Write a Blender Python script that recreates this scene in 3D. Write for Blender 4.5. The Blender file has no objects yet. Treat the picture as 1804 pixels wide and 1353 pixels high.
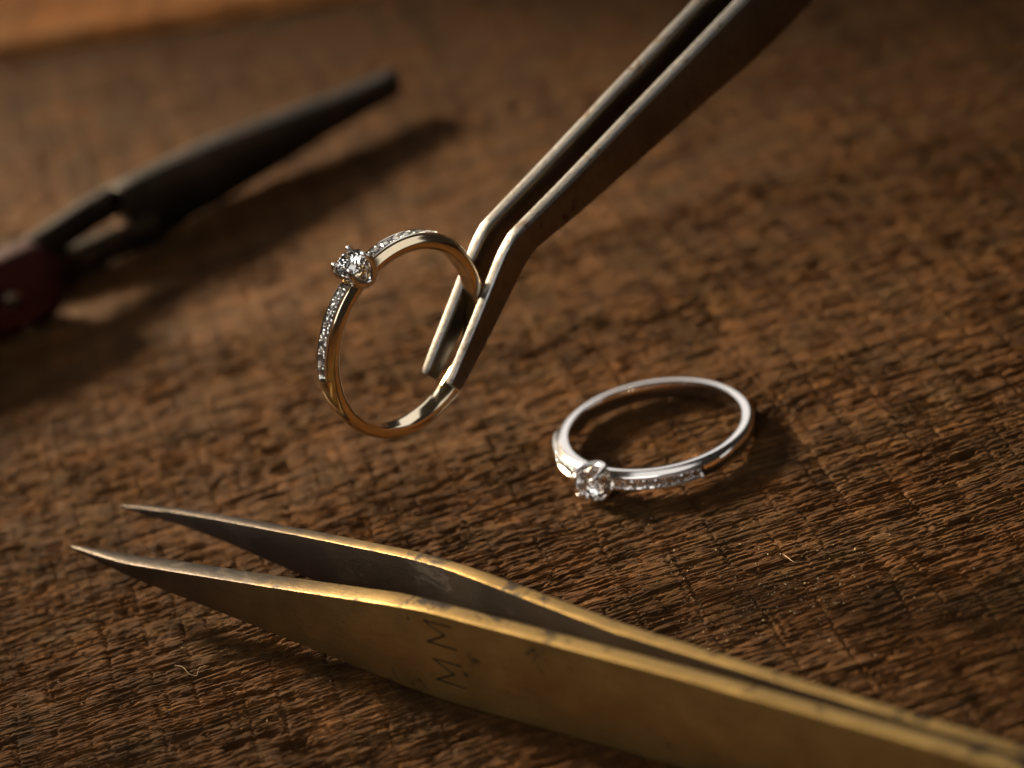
import bpy, bmesh, math, random
import numpy as np
from mathutils import Vector, Matrix

# ---------------------------------------------------------------- units: 1 Blender unit = 1 cm
sc = bpy.context.scene
sc.unit_settings.system = 'METRIC'
sc.unit_settings.scale_length = 0.01
COL = sc.collection

# ---------------------------------------------------------------- camera (macro lens, rolled a little)
CAM = Vector((0.0, -25.888, 13.899))
AX = Vector((0.9754, -0.1043, -0.1942)).normalized()      # camera right
AZ = Vector((0.0, -0.8811, 0.4730)).normalized()          # camera back
AY = AZ.cross(AX).normalized()
AX = AY.cross(AZ).normalized()
cd = bpy.data.cameras.new('camera')
cam = bpy.data.objects.new('camera', cd)
COL.objects.link(cam)
cd.lens = 100.0
cd.sensor_width = 36.0
cd.clip_start = 0.1
cd.clip_end = 500.0
m = Matrix((AX, AY, AZ)).transposed().to_4x4()
m.translation = CAM
cam.matrix_world = m
cd.dof.use_dof = True
cd.dof.focus_distance = 25.6
cd.dof.aperture_fstop = 0.185
cd.dof.aperture_blades = 0
sc.camera = cam

# ---------------------------------------------------------------- studio light
w = bpy.data.worlds.new('World')
sc.world = w
w.use_nodes = True
bg = w.node_tree.nodes['Background']
bg.inputs[0].default_value = (1.0, 0.80, 0.62, 1)
bg.inputs[1].default_value = 0.022

def aim(o, target):
    d = Vector(target) - o.location
    o.rotation_euler = d.to_track_quat('-Z', 'Y').to_euler()

def spot(name, loc, target, power, angle, blend, radius, col):
    l = bpy.data.lights.new(name, 'SPOT')
    l.energy = power; l.spot_size = math.radians(angle); l.spot_blend = blend
    l.shadow_soft_size = radius; l.color = col
    o = bpy.data.objects.new(name, l); COL.objects.link(o)
    o.location = loc; aim(o, target)
    return o

def area(name, loc, target, power, sx, sy, col):
    l = bpy.data.lights.new(name, 'AREA')
    l.shape = 'RECTANGLE'; l.size = sx; l.size_y = sy; l.energy = power; l.color = col
    o = bpy.data.objects.new(name, l); COL.objects.link(o)
    o.location = loc; aim(o, target)
    return o

# warm key from behind on the left, window-like soft boxes behind, a bounce card on the right
spot('key_lamp', (-33.7, 39.4, 23.6), (0.7, -1.6, 0.0), 1800000.0, 13.9, 1.0, 7.2, (1.0, 0.79, 0.53))
area('back_softbox', (1.0, 56.0, 29.0), (0, 0, 0), 4000.0, 50.0, 26.0, (1.0, 0.95, 0.90))
area('back_left_softbox', (-34.0, 38.0, 44.0), (0, -2, 1.5), 4000.0, 26.0, 20.0, (1.0, 0.95, 0.89))
area('bounce_card', (50.0, -17.0, 14.0), (-0.5, -2.5, 1.8), 1700.0, 26.0, 24.0, (1.0, 0.95, 0.88))
area('top_softbox', (1.0, 0.0, 54.0), (0.0, -2.5, 0.5), 2200.0, 28.0, 28.0, (1.0, 0.96, 0.91))
area('front_fill_light', (-21.0, -40.0, 38.0), (-0.8, -3.0, 2.0), 9600.0, 34.0, 28.0, (1.0, 0.97, 0.94))  # unseen fill light added behind the camera to brighten the diamonds

sc.view_settings.view_transform = 'Standard'
sc.view_settings.look = 'None'
sc.view_settings.exposure = 0.0
sc.view_settings.gamma = 1.0
sc.view_settings.use_curve_mapping = False
sc.cycles.max_bounces = 16
sc.cycles.transmission_bounces = 14
sc.cycles.glossy_bounces = 8
sc.cycles.diffuse_bounces = 3
sc.cycles.sample_clamp_indirect = 12.0
sc.cycles.use_denoising = True
sc.cycles.blur_glossy = 0.2

# ---------------------------------------------------------------- material helpers
def new_mat(name):
    mt = bpy.data.materials.new(name); mt.use_nodes = True
    nt = mt.node_tree
    b = nt.nodes['Principled BSDF']
    return mt, nt, b

def N(nt, typ, **kw):
    n = nt.nodes.new(typ)
    for k, v in kw.items():
        if k.startswith('i_'):
            n.inputs[k[2:]].default_value = v
        else:
            setattr(n, k, v)
    return n

def noise(nt, vec, scale, detail=3.0, rough=0.55, dist=0.0):
    n = N(nt, 'ShaderNodeTexNoise')
    n.inputs['Scale'].default_value = scale
    n.inputs['Detail'].default_value = detail
    n.inputs['Roughness'].default_value = rough
    n.inputs['Distortion'].default_value = dist
    nt.links.new(vec, n.inputs['Vector'])
    return n.outputs['Fac']

def ramp(nt, fac, stops):
    r = N(nt, 'ShaderNodeValToRGB')
    e = r.color_ramp.elements
    while len(e) < len(stops): e.new(0.5)
    for i, (p, c) in enumerate(stops):
        e[i].position = p
        e[i].color = c if len(c) == 4 else (*c, 1)
    nt.links.new(fac, r.inputs[0])
    return r.outputs[0]

def mixc(nt, fac, a, b, mode='MIX'):
    mx = N(nt, 'ShaderNodeMix', data_type='RGBA', blend_type=mode)
    if isinstance(fac, (int, float)): mx.inputs[0].default_value = fac
    else: nt.links.new(fac, mx.inputs[0])
    for idx, c in ((6, a), (7, b)):
        if isinstance(c, tuple): mx.inputs[idx].default_value = c if len(c) == 4 else (*c, 1)
        else: nt.links.new(c, mx.inputs[idx])
    return mx.outputs[2]

def coords(nt, scale=(1, 1, 1), rot=(0, 0, 0)):
    tc = N(nt, 'ShaderNodeTexCoord')
    mp = N(nt, 'ShaderNodeMapping')
    mp.inputs['Scale'].default_value = scale
    mp.inputs['Rotation'].default_value = rot
    nt.links.new(tc.outputs['Object'], mp.inputs['Vector'])
    return mp.outputs['Vector']

def bump(nt, b, h, strength, dist):
    bp = N(nt, 'ShaderNodeBump')
    bp.inputs['Strength'].default_value = strength
    bp.inputs['Distance'].default_value = dist
    nt.links.new(h, bp.inputs['Height'])
    nt.links.new(bp.outputs['Normal'], b.inputs['Normal'])
    return bp

GRAIN = math.radians(7.0)

def wood_material(name, dark, mid, light, gang):
    """rough-sawn dark hardwood, grain along the rotated x axis"""
    mt, nt, b = new_mat(name)
    base = coords(nt, rot=(0, 0, -gang))
    def st(s):
        mp = N(nt, 'ShaderNodeMapping'); mp.inputs['Scale'].default_value = s
        nt.links.new(base, mp.inputs['Vector']); return mp.outputs['Vector']
    broad = noise(nt, st((0.25, 0.8, 1)), 1.0, 4, 0.6, 0.4)
    streak = noise(nt, st((0.55, 7.0, 1)), 1.0, 5, 0.62, 0.3)
    fibre = noise(nt, st((2.4, 50.0, 2)), 1.0, 5, 0.72, 0.2)
    speck = noise(nt, st((14, 110, 9)), 1.0, 3, 0.6)
    mot = noise(nt, st((1.2, 1.6, 1)), 1.0, 3, 0.6)
    c = ramp(nt, streak, [(0.28, dark), (0.5, mid), (0.74, light)])
    c2 = ramp(nt, fibre, [(0.30, tuple(x * 0.62 for x in mid)), (0.52, mid), (0.72, tuple(min(1, x * 1.25) for x in light))])
    c = mixc(nt, 0.55, c, c2)
    tint = ramp(nt, broad, [(0.32, (0.84, 0.80, 0.76)), (0.55, (1, 1, 1)), (0.75, (1.10, 1.0, 0.90))])
    c = mixc(nt, 1.0, c, tint, 'MULTIPLY')
    red = ramp(nt, mot, [(0.35, (0.86, 0.90, 0.95)), (0.65, (1.12, 0.98, 0.86))])
    c = mixc(nt, 1.0, c, red, 'MULTIPLY')
    band = noise(nt, st((3.6, 0.22, 1)), 1.0, 3, 0.6, 0.15)          # random lighter and darker saw streaks across the grain
    c = mixc(nt, 1.0, c, ramp(nt, band, [(0.36, (0.74, 0.73, 0.72)), (0.52, (1, 1, 1)), (0.68, (1.14, 1.13, 1.10))]), 'MULTIPLY')
    nt.links.new(c, b.inputs['Base Color'])
    rr = ramp(nt, fibre, [(0.3, (0.85,) * 3), (0.7, (0.66,) * 3)])
    nt.links.new(rr, b.inputs['Roughness'])
    b.inputs['Specular IOR Level'].default_value = 0.055
    ad = N(nt, 'ShaderNodeMath', operation='ADD')
    nt.links.new(fibre, ad.inputs[0]); nt.links.new(speck, ad.inputs[1])
    bump(nt, b, ad.outputs[0], 1.0, 0.024)
    return mt

M = {}
M['wood'] = wood_material('rough_wood', (0.0115, 0.0047, 0.0016), (0.062, 0.0292, 0.0096), (0.172, 0.090, 0.031), GRAIN)
M['wood_far'] = wood_material('orange_wood', (0.17, 0.07, 0.021), (0.29, 0.13, 0.043), (0.37, 0.185, 0.067), math.radians(-7.7))

def metal(name, col, rough, var=0.0, scratch=0.0, scale=14.0):
    mt, nt, b = new_mat(name)
    b.inputs['Metallic'].default_value = 1.0
    b.inputs['Base Color'].default_value = (*col, 1)
    b.inputs['Roughness'].default_value = rough
    v = coords(nt)
    f = noise(nt, v, scale, 4, 0.6)
    r = N(nt, 'ShaderNodeMapRange')
    r.inputs['To Min'].default_value = max(0.02, rough - var); r.inputs['To Max'].default_value = rough + var
    nt.links.new(f, r.inputs['Value']); nt.links.new(r.outputs[0], b.inputs['Roughness'])
    if scratch:
        f2 = noise(nt, v, scale * 6, 3, 0.6)
        bump(nt, b, f2, scratch, 0.004)
    return mt

M['gold'] = metal('yellow_gold', (0.85, 0.725, 0.52), 0.10, 0.03)
def engrave(mt, a0, a1):
    """fine engraved script inside the hoop between two angles (object frame of the ring)"""
    nt = mt.node_tree; b = nt.nodes['Principled BSDF']
    v = coords(nt)
    sx = N(nt, 'ShaderNodeSeparateXYZ'); nt.links.new(v, sx.inputs[0])
    def mth(op, x, y=None, z=None):
        n = N(nt, 'ShaderNodeMath', operation=op)
        for i, q in enumerate((x, y, z)):
            if q is None: continue
            if isinstance(q, (int, float)): n.inputs[i].default_value = q
            else: nt.links.new(q, n.inputs[i])
        return n.outputs[0]
    r2 = mth('ADD', mth('MULTIPLY', sx.outputs[0], sx.outputs[0]), mth('MULTIPLY', sx.outputs[1], sx.outputs[1]))
    ang = mth('ARCTAN2', sx.outputs[1], sx.outputs[0])
    mask = mth('MULTIPLY', mth('LESS_THAN', r2, 0.8525 ** 2), mth('MULTIPLY', mth('GREATER_THAN', ang, math.radians(a0)), mth('LESS_THAN', ang, math.radians(a1))))
    mask = mth('MULTIPLY', mask, mth('LESS_THAN', mth('ABSOLUTE', sx.outputs[2]), 0.055))
    lines = mth('LESS_THAN', mth('ABSOLUTE', mth('SUBTRACT', noise(nt, v, 24.0, 2, 0.5, 1.2), 0.5)), 0.035)
    h = mth('MULTIPLY', mask, lines)
    bump(nt, b, h, 0.3, 0.002)
engrave(M['gold'], -124, -82)
M['white_gold'] = metal('white_gold', (0.87, 0.84, 0.815), 0.13, 0.03)

def diamond_mat():
    mt, nt, b = new_mat('diamond')
    nt.nodes.remove(b)
    g = N(nt, 'ShaderNodeBsdfGlass')
    g.inputs['IOR'].default_value = 2.42
    g.inputs['Roughness'].default_value = 0.0
    g.inputs['Color'].default_value = (0.995, 0.995, 0.99, 1)
    nt.links.new(g.outputs[0], nt.nodes['Material Output'].inputs[0])
    return mt
M['diamond'] = diamond_mat()

def worn_metal(name, col, col2, spot_col, rough, metallic=1.0, spot_lo=0.58, spot_hi=0.66, stretch=(1, 1, 1), rot=(0, 0, 0), bump_s=0.25):
    """tool metal: two tones, tarnish patches with an outline of their own, fine pitting and brushing"""
    mt, nt, b = new_mat(name)
    v = coords(nt, rot=rot)
    mp = N(nt, 'ShaderNodeMapping'); mp.inputs['Scale'].default_value = stretch
    nt.links.new(v, mp.inputs['Vector'])
    a = noise(nt, v, 1.1, 5, 0.6, 0.6)
    c = mixc(nt, ramp(nt, a, [(0.38, (0, 0, 0)), (0.64, (1, 1, 1))]), col, col2)
    s = noise(nt, v, 2.3, 6, 0.68, 0.8)
    sm = ramp(nt, s, [(spot_lo, (0, 0, 0)), (spot_hi, (1, 1, 1))])
    c = mixc(nt, sm, c, spot_col)
    sp = noise(nt, v, 34.0, 2, 0.5)
    c = mixc(nt, ramp(nt, sp, [(0.66, (0, 0, 0)), (0.74, (0.7, 0.7, 0.7))]), c, spot_col)
    br = noise(nt, mp.outputs[0], 9.0, 3, 0.6)
    c = mixc(nt, 1.0, c, ramp(nt, br, [(0.3, (0.88, 0.88, 0.88)), (0.7, (1.07, 1.07, 1.07))]), 'MULTIPLY')
    nt.links.new(c, b.inputs['Base Color'])
    b.inputs['Metallic'].default_value = metallic
    r = N(nt, 'ShaderNodeMapRange')
    r.inputs['To Min'].default_value = rough - 0.10; r.inputs['To Max'].default_value = rough + 0.14
    nt.links.new(br, r.inputs['Value'])
    rs = N(nt, 'ShaderNodeMath', operation='MULTIPLY_ADD')
    nt.links.new(sm, rs.inputs[0]); rs.inputs[1].default_value = 0.15
    nt.links.new(r.outputs[0], rs.inputs[2])
    nt.links.new(rs.outputs[0], b.inputs['Roughness'])
    ad = N(nt, 'ShaderNodeMath', operation='MULTIPLY_ADD')
    nt.links.new(sp, ad.inputs[0]); ad.inputs[1].default_value = 0.8
    nt.links.new(br, ad.inputs[2])
    bump(nt, b, ad.outputs[0], bump_s, 0.006)
    return mt

BR_ROT = (0, 0, math.radians(44))
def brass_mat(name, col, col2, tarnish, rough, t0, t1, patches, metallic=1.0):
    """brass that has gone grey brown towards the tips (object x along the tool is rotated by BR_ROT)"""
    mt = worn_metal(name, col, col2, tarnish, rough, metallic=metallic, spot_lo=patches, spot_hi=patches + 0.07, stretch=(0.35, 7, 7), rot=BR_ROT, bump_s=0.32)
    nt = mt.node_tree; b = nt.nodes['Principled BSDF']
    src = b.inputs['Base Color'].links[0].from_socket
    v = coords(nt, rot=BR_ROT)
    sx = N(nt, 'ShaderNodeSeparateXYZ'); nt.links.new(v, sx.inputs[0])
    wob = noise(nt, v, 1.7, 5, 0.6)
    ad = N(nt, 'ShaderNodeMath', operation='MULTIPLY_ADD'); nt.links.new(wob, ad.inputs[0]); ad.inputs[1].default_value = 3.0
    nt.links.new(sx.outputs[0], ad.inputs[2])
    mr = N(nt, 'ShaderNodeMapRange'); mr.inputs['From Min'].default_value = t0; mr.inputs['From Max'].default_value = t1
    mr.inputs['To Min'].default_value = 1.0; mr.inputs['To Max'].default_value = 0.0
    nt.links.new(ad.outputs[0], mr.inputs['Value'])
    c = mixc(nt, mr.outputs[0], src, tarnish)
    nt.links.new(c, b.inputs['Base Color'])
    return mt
M['brass'] = brass_mat('aged_brass', (0.50, 0.318, 0.105), (0.37, 0.228, 0.074), (0.075, 0.056, 0.040), 0.38, -5.6, -2.0, 0.63, 0.72)
M['brass_edge'] = brass_mat('rubbed_brass', (0.43, 0.285, 0.10), (0.345, 0.225, 0.08), (0.040, 0.031, 0.023), 0.36, -4.6, -2.4, 0.545)
M['brass_dark'] = brass_mat('shaded_tarnished_brass', (0.085, 0.072, 0.060), (0.055, 0.051, 0.050), (0.11, 0.10, 0.092), 0.42, -6, -5, 0.58, 0.7)  # tarnish, plus the unlit look of the rear arm put into a darker base
M['dark_steel'] = worn_metal('dark_steel', (0.19, 0.163, 0.13), (0.125, 0.107, 0.086), (0.11, 0.06, 0.036), 0.33, bump_s=0.10, spot_lo=0.60, spot_hi=0.70, stretch=(4, 4, 1))
M['steel'] = worn_metal('lit_worn_steel', (0.27, 0.265, 0.26), (0.185, 0.18, 0.175), (0.095, 0.075, 0.06), 0.36, spot_lo=0.55, spot_hi=0.62, bump_s=0.4, stretch=(4, 4, 1))  # worn steel, made paler to put the light on the edges into the colour
M['black_steel'] = worn_metal('blackened_steel', (0.058, 0.050, 0.041), (0.036, 0.031, 0.025), (0.10, 0.055, 0.035), 0.42)
M['groove'] = worn_metal('groove_dirt', (0.05, 0.036, 0.022), (0.03, 0.022, 0.015), (0.02, 0.015, 0.01), 0.6, metallic=0.2)

def plain(name, col, rough, spec=0.4):
    mt, nt, b = new_mat(name)
    f = noise(nt, coords(nt), 5.0, 4, 0.6)
    c = ramp(nt, f, [(0.3, tuple(x * 0.7 for x in col)), (0.7, tuple(min(1, x * 1.2) for x in col))])
    nt.links.new(c, b.inputs['Base Color'])
    b.inputs['Roughness'].default_value = rough
    b.inputs['Specular IOR Level'].default_value = spec
    return mt
M['fibre_grip'] = plain('red_fibre', (0.022, 0.0025, 0.002), 0.7, 0.12)
M['sawdust'] = plain('sawdust', (0.36, 0.28, 0.17), 0.85, 0.2)
M['lint'] = plain('lint', (0.42, 0.31, 0.19), 0.7, 0.2)

# ---------------------------------------------------------------- object helpers
def link(o, parent=None):
    COL.objects.link(o)
    if parent is not None: o.parent = parent
    return o

def mesh_obj(name, verts, faces, mat, parent=None, smooth=35.0):
    me = bpy.data.meshes.new(name)
    me.from_pydata([tuple(v) for v in verts], [], faces)
    me.validate(); me.update()
    if mat is not None: me.materials.append(mat)
    if smooth:
        me.shade_smooth()
        me.set_sharp_from_angle(angle=math.radians(smooth))
    return link(bpy.data.objects.new(name, me), parent)

def fix_normals(o):
    bm = bmesh.new(); bm.from_mesh(o.data)
    bmesh.ops.recalc_face_normals(bm, faces=bm.faces)
    bm.to_mesh(o.data); bm.free()
    return o

def by_normal(o, axis, lim, mat, inside=True):
    """a second material on the faces whose normal is (not) near the axis"""
    o.data.materials.append(mat); k = len(o.data.materials) - 1
    for p in o.data.polygons:
        if (abs(p.normal.dot(axis)) < lim) == inside: p.material_index = k

def empty(name, label=None, cat=None, mat=None, group=None):
    o = bpy.data.objects.new(name, None)
    o.empty_display_size = 0.5
    link(o)
    if mat is not None: o.matrix_world = mat
    tag(o, label, cat, group)
    return o

def tag(o, label=None, cat=None, group=None, kind=None):
    if label: o['label'] = label
    if cat: o['category'] = cat
    if group: o['group'] = group
    if kind: o['kind'] = kind
    return o

def loft(rings, closed_loop=False, cap=True):
    """rings: list of equal-length point lists -> verts, faces"""
    k = len(rings[0]); n = len(rings)
    verts = [p for r in rings for p in r]
    faces = []
    for i in range(n if closed_loop else n - 1):
        a = i * k; b_ = ((i + 1) % n) * k
        for j in range(k):
            j2 = (j + 1) % k
            faces.append((a + j, a + j2, b_ + j2, b_ + j))
    if cap and not closed_loop:
        faces.append(tuple(range(k - 1, -1, -1)))
        faces.append(tuple(range((n - 1) * k, n * k)))
    return verts, faces

def rrect(hw, hh, r, seg=3):
    """rounded rectangle outline (counter-clockwise), half sizes hw, hh"""
    r = min(r, hw * 0.95, hh * 0.95)
    out = []
    for cx, cy, a0 in ((hw - r, hh - r, 0), (-hw + r, hh - r, 90), (-hw + r, -hh + r, 180), (hw - r, -hh + r, 270)):
        for s in range(seg + 1):
            a = math.radians(a0 + 90 * s / seg)
            out.append((cx + r * math.cos(a), cy + r * math.sin(a)))
    return out

def catmull(pts, per=6):
    """smooth interpolation through points (numpy rows)"""
    P = np.array(pts, float)
    P = np.vstack([2 * P[0] - P[1], P, 2 * P[-1] - P[-2]])
    out = []
    for i in range(1, len(P) - 2):
        for s in range(per):
            t = s / per
            a, b_, c, d = P[i - 1], P[i], P[i + 1], P[i + 2]
            out.append(0.5 * ((2 * b_) + (-a + c) * t + (2 * a - 5 * b_ + 4 * c - d) * t * t + (-a + 3 * b_ - 3 * c + d) * t ** 3))
    out.append(P[-2])
    return np.array(out)

def subdiv_lin(pts, per):
    P = np.array(pts, float); out = []
    for i in range(len(P) - 1):
        for s in range(per): out.append(P[i] + (P[i + 1] - P[i]) * s / per)
    out.append(P[-1])
    return np.array(out)

# ---------------------------------------------------------------- workbench planks (real relief)
def perlin(x, y, seed):
    xi = np.floor(x).astype(np.int64); yi = np.floor(y).astype(np.int64)
    xf = x - xi; yf = y - yi
    def g(ix, iy):
        h = (ix * 374761393 + iy * 668265263 + seed * 1442695041) & 0xFFFFFFFF
        h = ((h ^ (h >> 13)) * 1274126177) & 0xFFFFFFFF
        h = h ^ (h >> 16)
        return (h & 0xFFFF) / 65535.0 * 2 * np.pi
    def dot(ix, iy, dx, dy):
        a = g(ix, iy); return np.cos(a) * dx + np.sin(a) * dy
    u = xf ** 3 * (xf * (xf * 6 - 15) + 10); v = yf ** 3 * (yf * (yf * 6 - 15) + 10)
    n00 = dot(xi, yi, xf, yf); n10 = dot(xi + 1, yi, xf - 1, yf)
    n01 = dot(xi, yi + 1, xf, yf - 1); n11 = dot(xi + 1, yi + 1, xf - 1, yf - 1)
    return (n00 * (1 - u) + n10 * u) * (1 - v) + (n01 * (1 - u) + n11 * u) * v * 1.0

def sstep(a, b_, x):
    t = np.clip((x - a) / (b_ - a), 0, 1); return t * t * (3 - 2 * t)

def wood_height(U, V, seed=0):
    Vw = V + 0.06 * perlin(U * 0.35, V * 0.4, seed + 1) + 0.030 * perlin(U * 1.3, V * 2.0, seed + 2) + 0.008 * perlin(U * 4.0, V * 6.0, seed + 13)
    h = 0.016 * perlin(U * 0.28, V * 0.33, seed + 3) + 0.007 * perlin(U * 0.7, V * 1.6, seed + 4)
    # fibres
    rough = 0.70 + 0.55 * sstep(-0.25, 0.3, perlin(U * 0.45, V * 0.8, seed + 5))
    h += rough * (0.0075 * perlin(U * 1.0, Vw * 13, seed + 6) + 0.0095 * perlin(U * 1.5, Vw * 27, seed + 7) + 0.0075 * perlin(U * 3.0, Vw * 45, seed + 8))
    # torn out fibres: short deep slots along the grain, many sizes
    h -= 0.034 * rough * sstep(0.27, 0.40, perlin(U * 1.3, Vw * 12, seed + 9))
    h -= 0.030 * rough * sstep(0.20, 0.33, perlin(U * 2.1, Vw * 24, seed + 10))
    h -= 0.022 * rough * sstep(0.14, 0.28, perlin(U * 3.8, Vw * 38, seed + 11))
    h -= 0.016 * rough * sstep(0.10, 0.24, perlin(U * 6.0, Vw * 50, seed + 12))
    # saw marks: the wood is broken into short plates across the grain, edges torn
    for k, (sp, amp, sd) in enumerate(((0.33, 0.0035, 20), (0.52, 0.0030, 40))):
        Ub = U + 0.035 * V + 0.0035 * V * V + 0.045 * perlin(V * 0.9, U * 0.4, seed + sd) + 0.012 * perlin(V * 6.0, U * 0.6, seed + sd + 1) + 0.006 * perlin(V * 33.0, U * 2, seed + sd + 5)
        q = Ub / sp + 0.9 * perlin(Ub * 1.1, V * 0.10, seed + sd + 6)
        cell = np.floor(q); fr = q - cell
        h += amp * perlin(cell * 3.71 + 0.5, Vw * 1.6, seed + sd + 2) * 1.4 + amp * perlin(cell * 5.13 + 0.5, Vw * 9.0, seed + sd + 3)
        gate = sstep(-0.22, 0.05, perlin(cell * 2.37 + 0.5, V * 0.75, seed + sd + 4)) * (0.35 + 0.65 * sstep(-0.2, 0.25, perlin(cell * 9.1 + 0.5, V * 7.0, seed + sd + 7)))
        h += (0.007 if k == 0 else 0.0) * (fr - 0.5)
        h -= 0.034 * gate * (1 - sstep(0.0, 0.017, fr * sp)) + 0.018 * gate * (1 - sstep(0.0, 0.009, (1 - fr) * sp))
    return h

PITS = [(1.1624, -0.1953, .075, .05, .12), (2.8717, 1.7954, .09, .06, .14), (-2.5436, -0.2178, .14, .10, .12),
        (-2.47, -0.62, .10, .08, .09), (-2.5064, -5.5207, .16, .09, .10), (-5.2477, -1.0444, .16, .07, .12), (-3.15, -4.62, .16, .035, .09),
        (-3.05, -5.32, .10, .08, .10), (1.75, 0.9, .06, .04, .06)]

def spaced(segs):
    out = []
    for a, b_, s in segs:
        n = max(1, int(round((b_ - a) / s)))
        out += [a + (b_ - a) * i / n for i in range(n)]
    out.append(segs[-1][1])
    return np.array(out)

EDGE_P = Vector((-6.09, 13.017)); EDGE_A = math.radians(-7.7)

GROUND = {}
def ground_z(x, y):
    ca, sa = math.cos(GRAIN), math.sin(GRAIN)
    u = np.array([x * ca + y * sa]); v = np.array([-x * sa + y * ca])
    return float(wood_height(u, v, 3)[0] - GROUND['off'])

def build_planks():
    bench = empty('workbench', None, None)
    tag(bench, 'rough dark brown sawn wooden workbench top', None, None, 'structure')
    us = spaced([(-24, -8.5, 0.6), (-8.5, -6.4, 0.07), (-6.4, 6.6, 0.0235), (6.6, 9, 0.06), (9, 24, 0.6)])
    vs = spaced([(-22, -10.2, 0.5), (-10.2, -8.6, 0.05), (-8.6, -7.6, 0.011), (-7.6, -2.8, 0.0075), (-2.8, -1.2, 0.0105), (-1.2, 3.0, 0.0165), (3.0, 12.0, 0.055)])
    ca, sa = math.cos(GRAIN), math.sin(GRAIN)
    U, V0 = np.meshgrid(us, vs)
    # the far rim follows the straight saw edge of the plank
    ex, ey = math.cos(EDGE_A), math.sin(EDGE_A)
    eu, ev = EDGE_P.x * ca + EDGE_P.y * sa, -EDGE_P.x * sa + EDGE_P.y * ca
    slope = math.tan(EDGE_A - GRAIN)
    vend = ev + (U - eu) * slope
    f = np.clip((V0 - 3.0) / 9.0, 0, 1)
    V = np.where(V0 > 3.0, 3.0 + f * (vend - 3.0), V0)
    Z = wood_height(U, V, 3)
    X = U * ca - V * sa; Y = U * sa + V * ca
    for px, py, ru, rv, dep in PITS:
        du = (X - px) * ca + (Y - py) * sa; dv = -(X - px) * sa + (Y - py) * ca
        r = np.sqrt((du / ru) ** 2 + (dv / rv) ** 2) + 0.5 * perlin(U * 9, V * 14, 77)
        Z -= dep * (1 - sstep(0.35, 1.15, r))
    # keep the mean top of the fibres at z = 0
    off = np.percentile(Z[::5, ::5], 93); Z -= off; GROUND['off'] = off
    nr, nc = U.shape
    co = np.stack([X, Y, Z], -1).reshape(-1, 3)
    idx = np.arange(nr * nc).reshape(nr, nc)
    q = np.stack([idx[:-1, :-1], idx[:-1, 1:], idx[1:, 1:], idx[1:, :-1]], -1).reshape(-1, 4)
    # skirt down round the rim so that the plank is a solid
    rim = np.concatenate([idx[0, :], idx[1:, -1], idx[-1, -2::-1], idx[-2:0:-1, 0]])
    low = co[rim].copy(); low[:, 2] = -2.4
    base = len(co); co = np.vstack([co, low]); nrim = len(rim)
    ar = np.arange(nrim)
    sk = np.stack([rim, base + ar, base + (ar + 1) % nrim, rim[(ar + 1) % nrim]], -1)
    q = np.vstack([q, sk])
    grid_mesh('plank', co, q, M['wood'], bench)
    # second plank behind, standing a little higher
    us = spaced([(-16, -6, 0.25), (-6, 16, 0.07), (16, 30, 0.5)]); vs = spaced([(0.05, 0.25, 0.02), (0.25, 8, 0.07), (8, 22, 0.5)])
    U, V = np.meshgrid(us, vs)
    Z = wood_height(U, V + 40, 9) * 0.5 + 0.20
    Z -= 0.06 * (1 - sstep(0.05, 0.16, V)) ** 2
    X = EDGE_P.x + U * ex - V * ey; Y = EDGE_P.y + U * ey + V * ex
    nr, nc = U.shape
    co = np.stack([X, Y, Z], -1).reshape(-1, 3)
    idx = np.arange(nr * nc).reshape(nr, nc)
    q = np.stack([idx[:-1, :-1], idx[:-1, 1:], idx[1:, 1:], idx[1:, :-1]], -1).reshape(-1, 4)
    rim = np.concatenate([idx[0, :], idx[1:, -1], idx[-1, -2::-1], idx[-2:0:-1, 0]])
    low = co[rim].copy(); low[:, 2] = -2.4
    base = len(co); co = np.vstack([co, low]); ar = np.arange(len(rim))
    q = np.vstack([q, np.stack([rim, base + ar, base + (ar + 1) % len(rim), rim[(ar + 1) % len(rim)]], -1)])
    o = grid_mesh('plank', co, q, M['wood_far'], bench)
    o['label'] = 'orange brown plank edge behind the main plank'
    return bench

def grid_mesh(name, co, quads, mat, parent):
    me = bpy.data.meshes.new(name)
    me.vertices.add(len(co)); me.vertices.foreach_set('co', co.astype(np.float32).ravel())
    nq = len(quads)
    me.loops.add(nq * 4); me.loops.foreach_set('vertex_index', quads.astype(np.int32).ravel())
    me.polygons.add(nq)
    me.polygons.foreach_set('loop_start', (np.arange(nq) * 4).astype(np.int32))
    me.update(calc_edges=True)
    me.shade_smooth()
    me.materials.append(mat)
    return link(bpy.data.objects.new(name, me), parent)

build_planks()

# ---------------------------------------------------------------- diamonds
def brilliant_mesh(name):
    """round brilliant, girdle radius 1, table up +z"""
    pts = []
    for k in range(8):
        a = math.radians(45 * k); b_ = math.radians(45 * k + 22.5)
        pts.append((0.57 * math.cos(a), 0.57 * math.sin(a), 0.295))
        r = 0.775; pts.append((r * math.cos(b_), r * math.sin(b_), (1 - r * math.cos(math.radians(22.5))) * 0.687))
        r = 0.22; pts.append((r * math.cos(b_), r * math.sin(b_), -(1 - r * 0.924) * 0.869 - 0.03))
    for k in range(16):
        a = math.radians(22.5 * k)
        pts.append((math.cos(a), math.sin(a), 0.0)); pts.append((math.cos(a), math.sin(a), -0.03))
    pts.append((0, 0, -0.90))
    bm = bmesh.new()
    for p in pts: bm.verts.new(p)
    r = bmesh.ops.convex_hull(bm, input=bm.verts)
    bmesh.ops.dissolve_limit(bm, angle_limit=math.radians(0.6), verts=bm.verts, edges=bm.edges)
    bmesh.ops.recalc_face_normals(bm, faces=bm.faces)
    me = bpy.data.meshes.new(name); bm.to_mesh(me); bm.free()
    me.materials.append(M['diamond'])
    return me
STONE = brilliant_mesh('brilliant')
bm = bmesh.new()
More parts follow.
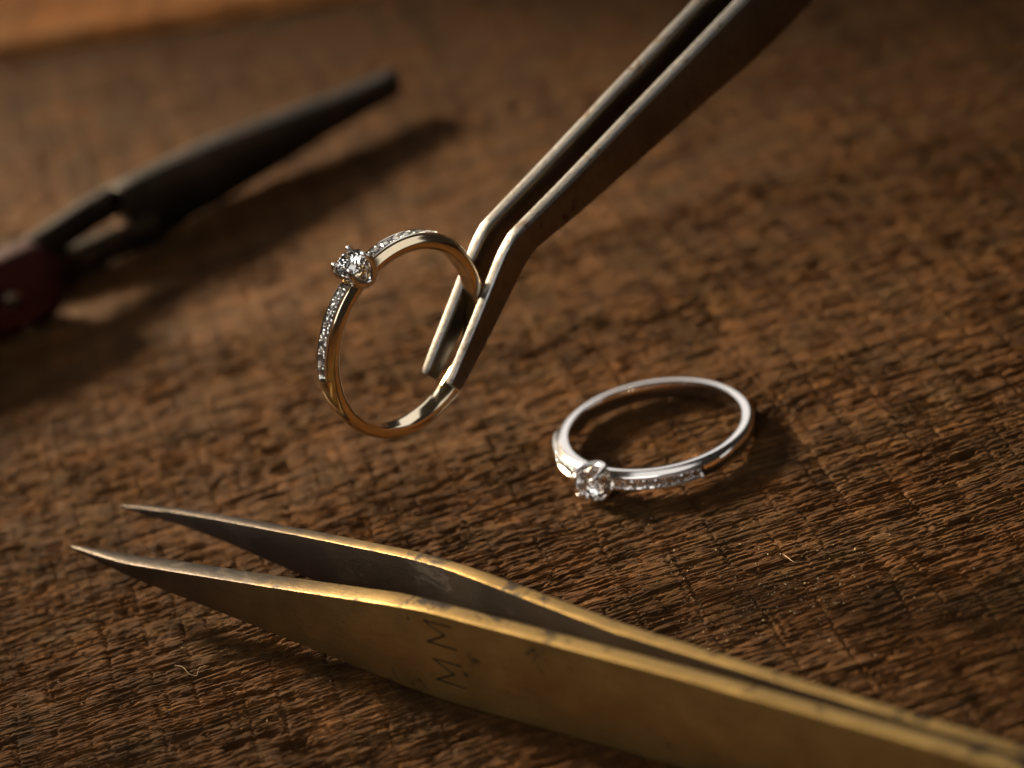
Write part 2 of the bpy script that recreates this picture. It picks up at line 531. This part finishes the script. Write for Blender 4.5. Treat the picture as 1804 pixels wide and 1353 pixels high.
bmesh.ops.create_icosphere(bm, subdivisions=2, radius=1.0)
BALL_V = [v.co.copy() for v in bm.verts]; BALL_F = [tuple(v.index for v in f.verts) for f in bm.faces]
bm.free()

# ---------------------------------------------------------------- rings
# ring frame: x = radial towards the head, y = tangent, z = axis of the finger hole
S_PROF = [(0, .85), (.05, .8505), (.084, .853), (.096, .859), (.100, .869), (.102, .919), (.1005, .927), (.081, .960), (.070, .984), (.0655, .987), (.0635, .982), (.0625, .958), (0, .958)]
D_PROF = [(0, .85), (.05, .8505), (.084, .853), (.095, .858), (.099, .868), (.0995, .915), (.0975, .930), (.091, .943), (.078, .954), (.060, .962), (.040, .967), (.020, .970), (0, .971)]
F_PROF = [(0, .85), (.05, .8505), (.084, .853), (.096, .859), (.100, .869), (.102, .919), (.1005, .927), (.081, .960), (.066, .984), (.058, .992), (.040, .997), (.020, .999), (0, 1.0)]
PAVE0, PAVE1 = 10.0, 63.0

def ring_profile(phi):
    a = abs(phi)
    if a <= PAVE1 + 0.35:
        half = S_PROF
    else:
        t = min(1, max(0, (a - PAVE1 - 4) / 30.0)); t = t * t * (3 - 2 * t)
        half = [(f[0] * (1 - t) + d[0] * t, f[1] * (1 - t) + d[1] * t) for f, d in zip(F_PROF, D_PROF)]
    full = half + [(-z, r) for z, r in half[-2:0:-1]]
    return full

def sweep_tube(path, wid, frame_n, seg=10):
    """tapered bar along path; wid: (half width across, half thickness along frame_n) per station"""
    P = [Vector(p) for p in path]; rings = []
    for i, p in enumerate(P):
        d = (P[min(i + 1, len(P) - 1)] - P[max(i - 1, 0)]).normalized()
        nrm = Vector(frame_n[i]) if isinstance(frame_n, list) else Vector(frame_n)
        side = d.cross(nrm).normalized(); nrm = side.cross(d).normalized()
        hw, ht = wid[i]
        rings.append([p + side * (hw * math.cos(2 * math.pi * s / seg)) + nrm * (ht * math.sin(2 * math.pi * s / seg)) for s in range(seg)])
    return rings

def build_ring(name, label, mat, band_mat):
    root = empty(name, label, 'ring', mat)
    wg = M['white_gold']
    # band
    phis = sorted(set([round(-180 + 2.0 * i, 3) for i in range(180)] + [PAVE1 + .3, PAVE1 + .5, -PAVE1 - .3, -PAVE1 - .5]))
    rings = []
    for ph in phis:
        c, s = math.cos(math.radians(ph)), math.sin(math.radians(ph))
        rings.append([Vector((r * c, r * s, z)) for z, r in ring_profile(ph)])
    v, f = loft(rings, closed_loop=True)
    fix_normals(mesh_obj('band', v, f, band_mat, root, smooth=24))
    # pave strips
    prof = [(-.0605, .952), (-.0605, 1.000), (-.058, 1.0045), (-.050, 1.0045), (-.0455, .999), (-.0435, .975), (.0435, .975), (.0455, .999), (.050, 1.0045), (.058, 1.0045), (.0605, 1.000), (.0605, .952)]
    for sgn in (-1, 1):
        rings = []
        n = 36
        for i in range(n + 1):
            ph = math.radians(sgn * (PAVE0 + (PAVE1 - PAVE0) * i / n))
            end = 0.024 if (i == n) else 0.0
            rings.append([Vector(((max(r, .999) if (end and r < .99 and abs(z) < .05) else r) * math.cos(ph), (max(r, .999) if (end and r < .99 and abs(z) < .05) else r) * math.sin(ph), z)) for z, r in prof])
        v, f = loft(rings)
        strip = fix_normals(mesh_obj('pave_strip', v, f, wg, root, smooth=30))
        strip['label'] = 'channel of small pave diamonds along one shoulder'
        pitch = 7.25
        bv, bf = [], []
        for i in range(7):
            ph = math.radians(sgn * (15.0 + pitch * i))
            st = bpy.data.objects.new('accent_diamond', STONE); link(st, strip)
            er = Vector((math.cos(ph), math.sin(ph), 0)); et = Vector((-math.sin(ph), math.cos(ph), 0)); ez = er.cross(et)
            mm = Matrix((et, ez, er)).transposed().to_4x4() @ Matrix.Rotation(0.4 * i, 4, 'Z') @ Matrix.Diagonal((.0455, .0455, .0455, 1))
            mm.translation = er * 0.988
            st.matrix_local = mm
            for dphi in ((2.75, -2.75)):
                for a in (-.031, .031):
                    p2 = math.radians(sgn * (15.0 + pitch * i + dphi)); c = Vector((0.998 * math.cos(p2), 0.998 * math.sin(p2), a))
                    o0 = len(bv); bv += [c + b0 * 0.0105 for b0 in BALL_V]; bf += [tuple(k + o0 for k in ff) for ff in BALL_F]
        beads = mesh_obj('bead_row', bv, bf, wg, strip, smooth=60)
        beads['kind'] = 'stuff'
    # head: collet and rails
    hv, hf = [], []
    def add(vf):
        o0 = len(hv); hv.extend(vf[0]); hf.extend([tuple(k + o0 for k in ff) for ff in vf[1]])
    col = []
    for k in range(24):
        a = 2 * math.pi * k / 24
        ring_pts = []
        for z, r in ((.862, .058), (.862, .078), (.93, .088), (.985, .102), (.985, .092), (.93, .070)):
            ring_pts.append(Vector((z, r * math.cos(a), r * math.sin(a) * 1.15)))
        col.append(ring_pts)
    add(loft(col, closed_loop=True))
    for t in (-1, 1):
        path = [(1.10, t * .110, -.108), (1.055, t * .118, -.085), (1.022, t * .121, -.04), (1.012, t * .122, 0), (1.022, t * .121, .04), (1.055, t * .118, .085), (1.10, t * .110, .108)]
        path = catmull(path, 3)
        add(loft(sweep_tube(path, [(.017, .015)] * len(path), (0, t, 0))))
    head = fix_normals(mesh_obj('head', hv, hf, wg, root, smooth=40))
    # four claws, two of each side meet in a U below the stone
    for t in (-1, 1):
        for a in (-1, 1):
            path = catmull([(1.140, t * .106, a * .106), (1.095, t * .119, a * .119), (1.030, t * .117, a * .126), (.965, t * .096, a * .130), (.910, t * .056, a * .131), (.884, t * .012, a * .129), (.881, t * -.004, a * .128)], 4)
            n = len(path)
            wid = []
            for i in range(n):
                q = i / (n - 1)
                wid.append((.019 + .024 * min(1, q * 1.8), .019 + .004 * min(1, q * 2)))
            pv, pf = loft(sweep_tube(path, wid, (0, 0, a), 12))
            c = Vector((1.143, t * .103, a * .103)); o0 = len(pv)
            pv += [c + Vector((b0.x * .022, b0.y * .0255, b0.z * .0255)) for b0 in BALL_V]; pf += [tuple(k + o0 for k in ff) for ff in BALL_F]
            fix_normals(mesh_obj('prong', pv, pf, wg, head, smooth=50))
    st = bpy.data.objects.new('centre_diamond', STONE); link(st, root)
    mm = Matrix((Vector((0, 1, 0)), Vector((0, 0, 1)), Vector((1, 0, 0)))).transposed().to_4x4() @ Matrix.Rotation(0.2, 4, 'Z') @ Matrix.Diagonal((.151, .151, .151, 1))
    mm.translation = Vector((1.108, 0, 0))
    st.matrix_local = mm
    return root

def frame(x, z, loc):
    x = Vector(x); z = Vector(z).normalized(); x = (x - z * x.dot(z)).normalized(); y = z.cross(x)
    mm = Matrix((x, y, z)).transposed().to_4x4(); mm.translation = Vector(loc); return mm

HELD_C = Vector((-0.8682, -2.6083, 2.1297)); HELD_N = Vector((0.6144, -0.7848, -0.0817)).normalized()
build_ring('solitaire_ring', 'yellow gold diamond ring held upright in the bent steel tweezers',
           frame((-0.2657, -0.3033, 0.9151), HELD_N, HELD_C), M['gold'])
build_ring('solitaire_ring', 'white gold diamond ring lying flat on the wood',
           frame((-0.7004, -0.7128, 0.0366), (0.0257, 0.0261, 0.9993), (1.2623, -1.8829, 0.141)), M['white_gold'])

# ---------------------------------------------------------------- bent steel tweezers gripping the ring
def held_tweezers():
    d1 = Vector((0.5882, 0.3865, 0.7104)); e = Vector((0.5259, 0.4845, -0.6990)); n = HELD_N
    d1 = (d1 - n * d1.dot(n)).normalized(); e = d1.cross(n).normalized()
    base = HELD_C + d1 * 10.6 + e * 6.0
    root = empty('steel_tweezers', 'grey steel tweezers with bent tips gripping the gold ring', 'tweezers', Matrix.Translation(base))
    #       L(s,t)            R(s,t)            inner  thick
    st = [((-.245, .668), (-.252, .762), .104, .070), ((-.236, .656), (-.246, .776), .104, .095), ((-.19, .650), (-.20, .785), .104, .106), ((0.0, .643), (0.0, .803), .104, .112), ((.4, .630), (.4, .838), .104, .118),
          ((.80, .612), (.78, .862), .104, .122), ((1.05, .602), (1.02, .876), .105, .126), ((1.26, .630), (1.17, .905), .107, .128),
          ((1.445, .722), (1.33, .985), .109, .130), ((1.948, 1.004), (1.776, 1.317), .114, .132), ((2.813, 1.472), (2.594, 1.876), .122, .134),
          ((3.598, 1.903), (3.335, 2.380), .130, .136), ((4.286, 2.277), (3.985, 2.830), .135, .138), ((5.4, 2.88), (5.09, 3.45), .140, .138), ((8.0, 4.29), (7.69, 4.86), .10, .138), ((10.4, 5.59), (10.12, 6.11), .012, .12)]
    rows = np.array([[a[0][0], a[0][1], a[1][0], a[1][1], a[2], a[3]] for a in st])
    head = rows[:3]; body = catmull(rows[2:], 6)
    rows = np.vstack([head[:2], body])
    for sg in (1, -1):
        rings = []
        for ls, lt, rs, rt, inn, th in rows:
            L = HELD_C + d1 * ls + e * lt; Rr = HELD_C + d1 * rs + e * rt
            L = L - e * 0.022; Rr = Rr + e * 0.022
            if sg < 0: L = L - e * 0.02; Rr = Rr - e * 0.02
            c = (L + Rr) / 2 + n * (sg * (inn + th / 2)); wdir = (Rr - L); hw = wdir.length / 2; wdir.normalize()
            rings.append([c + wdir * x + n * y - base for x, y in rrect(hw, th / 2, 0.034, 4)])
        v, f = loft(rings)
        o = fix_normals(mesh_obj('arm', v, f, M['dark_steel'], root, smooth=42))
        by_normal(o, n, 0.62, M['steel'])  # narrow edges get the paler steel, painted as catching the light
    return root
held_tweezers()

# ---------------------------------------------------------------- strips standing on edge (plan path + half height)
def lin_path(stations, step=0.06, iters=6):
    """straight runs between the stations, corners eased a little"""
    P = np.array(stations, float); out = []
    for a, b_ in zip(P[:-1], P[1:]):
        n = max(1, int(round(np.linalg.norm((b_ - a)[:2]) / step)))
        out += [a + (b_ - a) * i / n for i in range(n)]
    out.append(P[-1]); Q = np.array(out)
    for _ in range(iters):
        Q[1:-1] = 0.25 * Q[:-2] + 0.5 * Q[1:-1] + 0.25 * Q[2:]
    return Q

def strip_arm(stations, zc, thick, side, mat, parent, base, bev=0.012, per=5, n_sm=None, smooth=30):
    """stations rows: x, y, half height, thickness; thickness grows to `side` (+1 = left of the path)"""
    P = lin_path(stations, 0.06, n_sm) if n_sm else catmull(stations, per)
    rings = []
    for i in range(len(P)):
        x, y, hh, th = P[i]
        a = P[max(i - 1, 0)]; b_ = P[min(i + 1, len(P) - 1)]
        d = Vector((b_[0] - a[0], b_[1] - a[1], 0)).normalized()
        nrm = Vector((-d.y, d.x, 0)) * side
        c = Vector((x, y, zc if not callable(zc) else zc(i / (len(P) - 1)))) + nrm * (th / 2) - base
        rings.append([c + nrm * p + Vector((0, 0, q)) for p, q in rrect(th / 2, hh, min(bev, hh * 0.5, th * 0.4), 2)])
    v, f = loft(rings)
    return fix_normals(mesh_obj('arm', v, f, mat, parent, smooth=smooth))

def brass_tweezers():
    base = Vector((1.5, -7.9, 0.0))
    root = empty('brass_tweezers', 'large pointed brass tweezers stamped MM lying on edge', 'tweezers', Matrix.Translation(base))
    zc = 0.480
    front = [(-4.472, -2.148, .013, .020), (-4.40, -2.235, .024, .050), (-4.22, -2.455, .042, .100), (-3.90, -2.82, .080, .150), (-3.46, -3.238, .140, .180), (-2.50, -4.150, .280, .195),
             (-1.46, -5.130, .445, .200), (-1.16, -5.405, .475, .172), (0.756, -7.190, .475, .16), (2.575, -8.950, .475, .15), (6.2, -12.45, .45, .15)]
    rear = [(-3.985, -1.585, .013, .02), (-3.92, -1.645, .024, .040), (-3.75, -1.790, .040, .065), (-3.40, -2.085, .075, .09), (-3.00, -2.475, .125, .10), (-2.10, -3.430, .262, .12), (-1.25, -4.365, .400, .125),
            (-0.95, -4.735, .446, .125), (-0.80, -4.935, .465, .13), (-0.66, -5.120, .475, .135), (0.35, -6.350, .475, .14), (1.10, -7.130, .475, .125), (1.78, -7.830, .475, .105), (2.66, -8.735, .475, .10), (6.31, -12.30, .45, .10)]
    fa = strip_arm(front, zc, None, 1, M['brass'], root, base, bev=0.016, smooth=26, n_sm=2)
    by_normal(fa, Vector((0, 0, 1)), 0.45, M['brass_edge'], False)
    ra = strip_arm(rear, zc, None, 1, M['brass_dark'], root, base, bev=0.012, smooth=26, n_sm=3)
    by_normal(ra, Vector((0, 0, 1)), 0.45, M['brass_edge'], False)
    ra['label'] = 'tarnished rear arm, shade of its inner face painted dark'
    # stamped letters cut into the front arm
    p0 = Vector((-1.22, -5.355, 0)); p1 = Vector((-0.60, -5.935, 0))
    dirx = (p1 - p0).normalized(); nf = Vector((-dirx.y, dirx.x, 0))
    if nf.y > 0: nf = -nf
    def on_face(px, py):
        d = AX * ((px - 902) / 5011.1) - AY * ((py - 676.5) / 5011.1) - AZ
        t = ((p0 - CAM).dot(nf)) / d.dot(nf)
        return CAM + d * t
    strokes = [[(793.5, 1106), (745, 1093), (782.7, 1120.6), (752.4, 1130.7), (802.8, 1145.8)], [(810.8, 1174.6), (761.8, 1160.5), (800, 1189), (769.7, 1197), (820, 1213.6)]]
    def cutter(a, b_):
        d = (b_ - a).normalized(); a = a - d * .008; b_ = b_ + d * .008
        s = d.cross(nf).normalized(); hw = 0.013
        vs = []
        for p in (a, b_):
            for off, wd in ((0.05, hw), (-0.03, hw * .6)):
                vs += [p + nf * off + s * wd - base, p + nf * off - s * wd - base]
        fs = [(0, 1, 3, 2), (4, 6, 7, 5), (0, 4, 5, 1), (2, 3, 7, 6), (0, 2, 6, 4), (1, 5, 7, 3)]
        return vs, fs
    for let in strokes:
        pts = [on_face(*p) for p in let]
        for a, b_ in zip(pts[:-1], pts[1:]):
            v, f = cutter(a, b_)
            c = fix_normals(mesh_obj('cutter', v, f, M['groove'], root, smooth=0))
            md = fa.modifiers.new('cut', 'BOOLEAN'); md.operation = 'DIFFERENCE'; md.object = c; md.solver = 'EXACT'
            try: md.material_mode = 'TRANSFER'
            except Exception: pass
            bpy.context.view_layer.update()
            dg = bpy.context.evaluated_depsgraph_get()
            me = bpy.data.meshes.new_from_object(fa.evaluated_get(dg))
            fa.modifiers.clear(); fa.data = me
            bpy.data.objects.remove(c, do_unlink=True)
    me = fa.data; me.name = 'arm'
    me.set_sharp_from_angle(angle=math.radians(26))
    return root
brass_tweezers()

# ---------------------------------------------------------------- cross-locking soldering tweezers in the background
def cross_lock():
    base = Vector((-5.6, 5.0, 0.0))
    root = empty('crosslock_tweezers', 'blackened cross-locking tweezers with red grip, blurred behind the rings', 'tweezers', Matrix.Translation(base))
    zc = 0.42
    # jaws: two plates side by side, tapering to a narrow tip
    jf = [(-4.03, 5.36, .405, .19), (-3.95, 5.42, .415, .20), (-3.56, 5.74, .405, .20), (-3.0, 6.12, .375, .19), (-2.43, 6.49, .325, .18), (-1.87, 6.85, .265, .17), (-1.25, 7.26, .195, .15), (-.72, 7.62, .17, .12), (-.64, 7.675, .15, .10)]
    jr = [(x + 0.125, y + 0.175, h, t) for x, y, h, t in jf]
    v_f = strip_arm(jf, zc, None, 1, M['black_steel'], root, base, bev=.03, smooth=35); v_f.name = 'jaw'
    v_r = strip_arm([(x - .02 * (i > 2), y - .02, h, t) for i, (x, y, h, t) in enumerate(jr)], zc, None, 1, M['black_steel'], root, base, bev=.03, smooth=35); v_r.name = 'jaw'
    # crossing necks: one passes above, one below, with a gap between them
    up = [(-3.75, 5.84, .18, .15), (-4.10, 5.68, .18, .15), (-4.50, 5.35, .18, .15), (-5.0, 4.78, .19, .15), (-5.45, 4.40, .20, .15), (-6.6, 3.75, .26, .15), (-8.5, 3.0, .30, .15), (-12.5, 2.6, .30, .15)]
    a = strip_arm(up, .645, None, 1, M['black_steel'], root, base, bev=.025); a.name = 'arm'
    dn = [(-3.80, 5.60, .18, .15), (-4.15, 5.44, .18, .15), (-4.6, 5.22, .19, .15), (-5.1, 5.12, .20, .15), (-5.7, 5.20, .22, .15), (-6.8, 5.25, .26, .15), (-8.6, 5.0, .30, .15), (-12.5, 2.85, .30, .15)]
    a = strip_arm(dn, .195, None, 1, M['black_steel'], root, base, bev=.025); a.name = 'arm'
    # red fibre grip on the near arm, with its rivet
    gp = [(-4.80, 4.17, .30, .30), (-4.88, 4.08, .42, .42), (-5.05, 3.97, .455, .46), (-5.5, 3.72, .46, .48), (-6.4, 3.26, .46, .48), (-8.4, 2.45, .44, .46), (-9.2, 2.28, .40, .40), (-9.3, 2.26, .3, .3)]
    g = strip_arm(gp, .475, None, -1, M['fibre_grip'], root, base, bev=.10, smooth=50); g.name = 'grip'
    d = Vector((-0.874, -0.485, 0)).normalized(); nn = Vector((d.y, -d.x, 0)).normalized()
    if nn.y > 0: nn = -nn
    c = Vector((-5.36, 3.795, .46)) - base; zz = Vector((0, 0, 1)); sd = nn.cross(zz)
    rings = []
    for off, r in ((-.10, .10), (.015, .10), (.035, .085), (.045, .05)):
        rings.append([c + nn * off + (sd * math.cos(2 * math.pi * k / 20) + zz * math.sin(2 * math.pi * k / 20)) * r for k in range(20)])
    v, f = loft(rings)
    rv = fix_normals(mesh_obj('rivet', v, f, M['dark_steel'], g, smooth=40))
    return root
cross_lock()

# ---------------------------------------------------------------- dust and lint
def px_table(px, py, z=0.0):
    d = AX * ((px - 902) / 5011.1) - AY * ((py - 676.5) / 5011.1) - AZ
    return CAM + d * ((z - CAM.z) / d.z)

def dust():
    rnd = random.Random(5)
    v, f = [], []
    tet = [Vector((1, 0, -.4)), Vector((-.5, .87, -.4)), Vector((-.5, -.87, -.4)), Vector((.1, .1, .9)), Vector((-.6, .3, .6))]
    tf = [(0, 2, 1), (0, 1, 3), (1, 4, 3), (1, 2, 4), (2, 3, 4), (2, 0, 3)]
    clusters = [(1290, 1090, 60, 30, 200), (1430, 1050, 45, 22, 140), (1360, 980, 80, 45, 90), (1380, 1010, 200, 80, 160), (300, 1200, 220, 70, 60), (1150, 1000, 140, 60, 60), (600, 1260, 250, 60, 50)]
    for cx, cy, sx, sy, n in clusters:
        for _ in range(n):
            p = px_table(rnd.gauss(cx, sx), rnd.gauss(cy, sy), -0.012); p.z = ground_z(p.x, p.y) + .004
            r = rnd.choice((.004, .005, .005, .006, .008, .011)) * rnd.uniform(.7, 1.3)
            R3 = Matrix.Rotation(rnd.uniform(0, 6.3), 3, Vector((rnd.uniform(-1, 1), rnd.uniform(-1, 1), rnd.uniform(-1, 1))).normalized())
            s = Vector((rnd.uniform(.7, 1.8), rnd.uniform(.6, 1), rnd.uniform(.6, 1)))
            o0 = len(v)
            v += [p + R3 @ Vector((q.x * s.x, q.y * s.y, q.z * s.z)) * r for q in tet]
            f += [tuple(k + o0 for k in t) for t in tf]
    o = mesh_obj('sawdust', v, f, M['sawdust'], None, smooth=0)
    tag(o, 'pale fine sawdust grains scattered on the wood', 'sawdust', None, 'stuff')
dust()

def lint(pts, label, r=.0019):
    P = catmull([tuple(px_table(x, y, z)) for x, y, z in pts], 6)
    base = Vector(P[0])
    v, f = loft(sweep_tube([Vector(p) - base for p in P], [(r, r)] * len(P), (0.3, 0.2, 1), 6))
    o = mesh_obj('lint_fibre', v, f, M['lint'], None, smooth=60)
    o.location = base
    tag(o, label, 'fibre', 'lint fibres on the wood')
lint([(308, 1172, .0), (322, 1175, .02), (332, 1186, .015), (346, 1190, .005), (350, 1178, .02), (362, 1172, .01)], 'tiny curled lint fibre on the wood below the brass tweezers')
lint([(1381, 977, .0), (1390, 984, .02), (1398, 990, .02), (1404, 991, .005)], 'tiny straw coloured splinter among the sawdust grains')
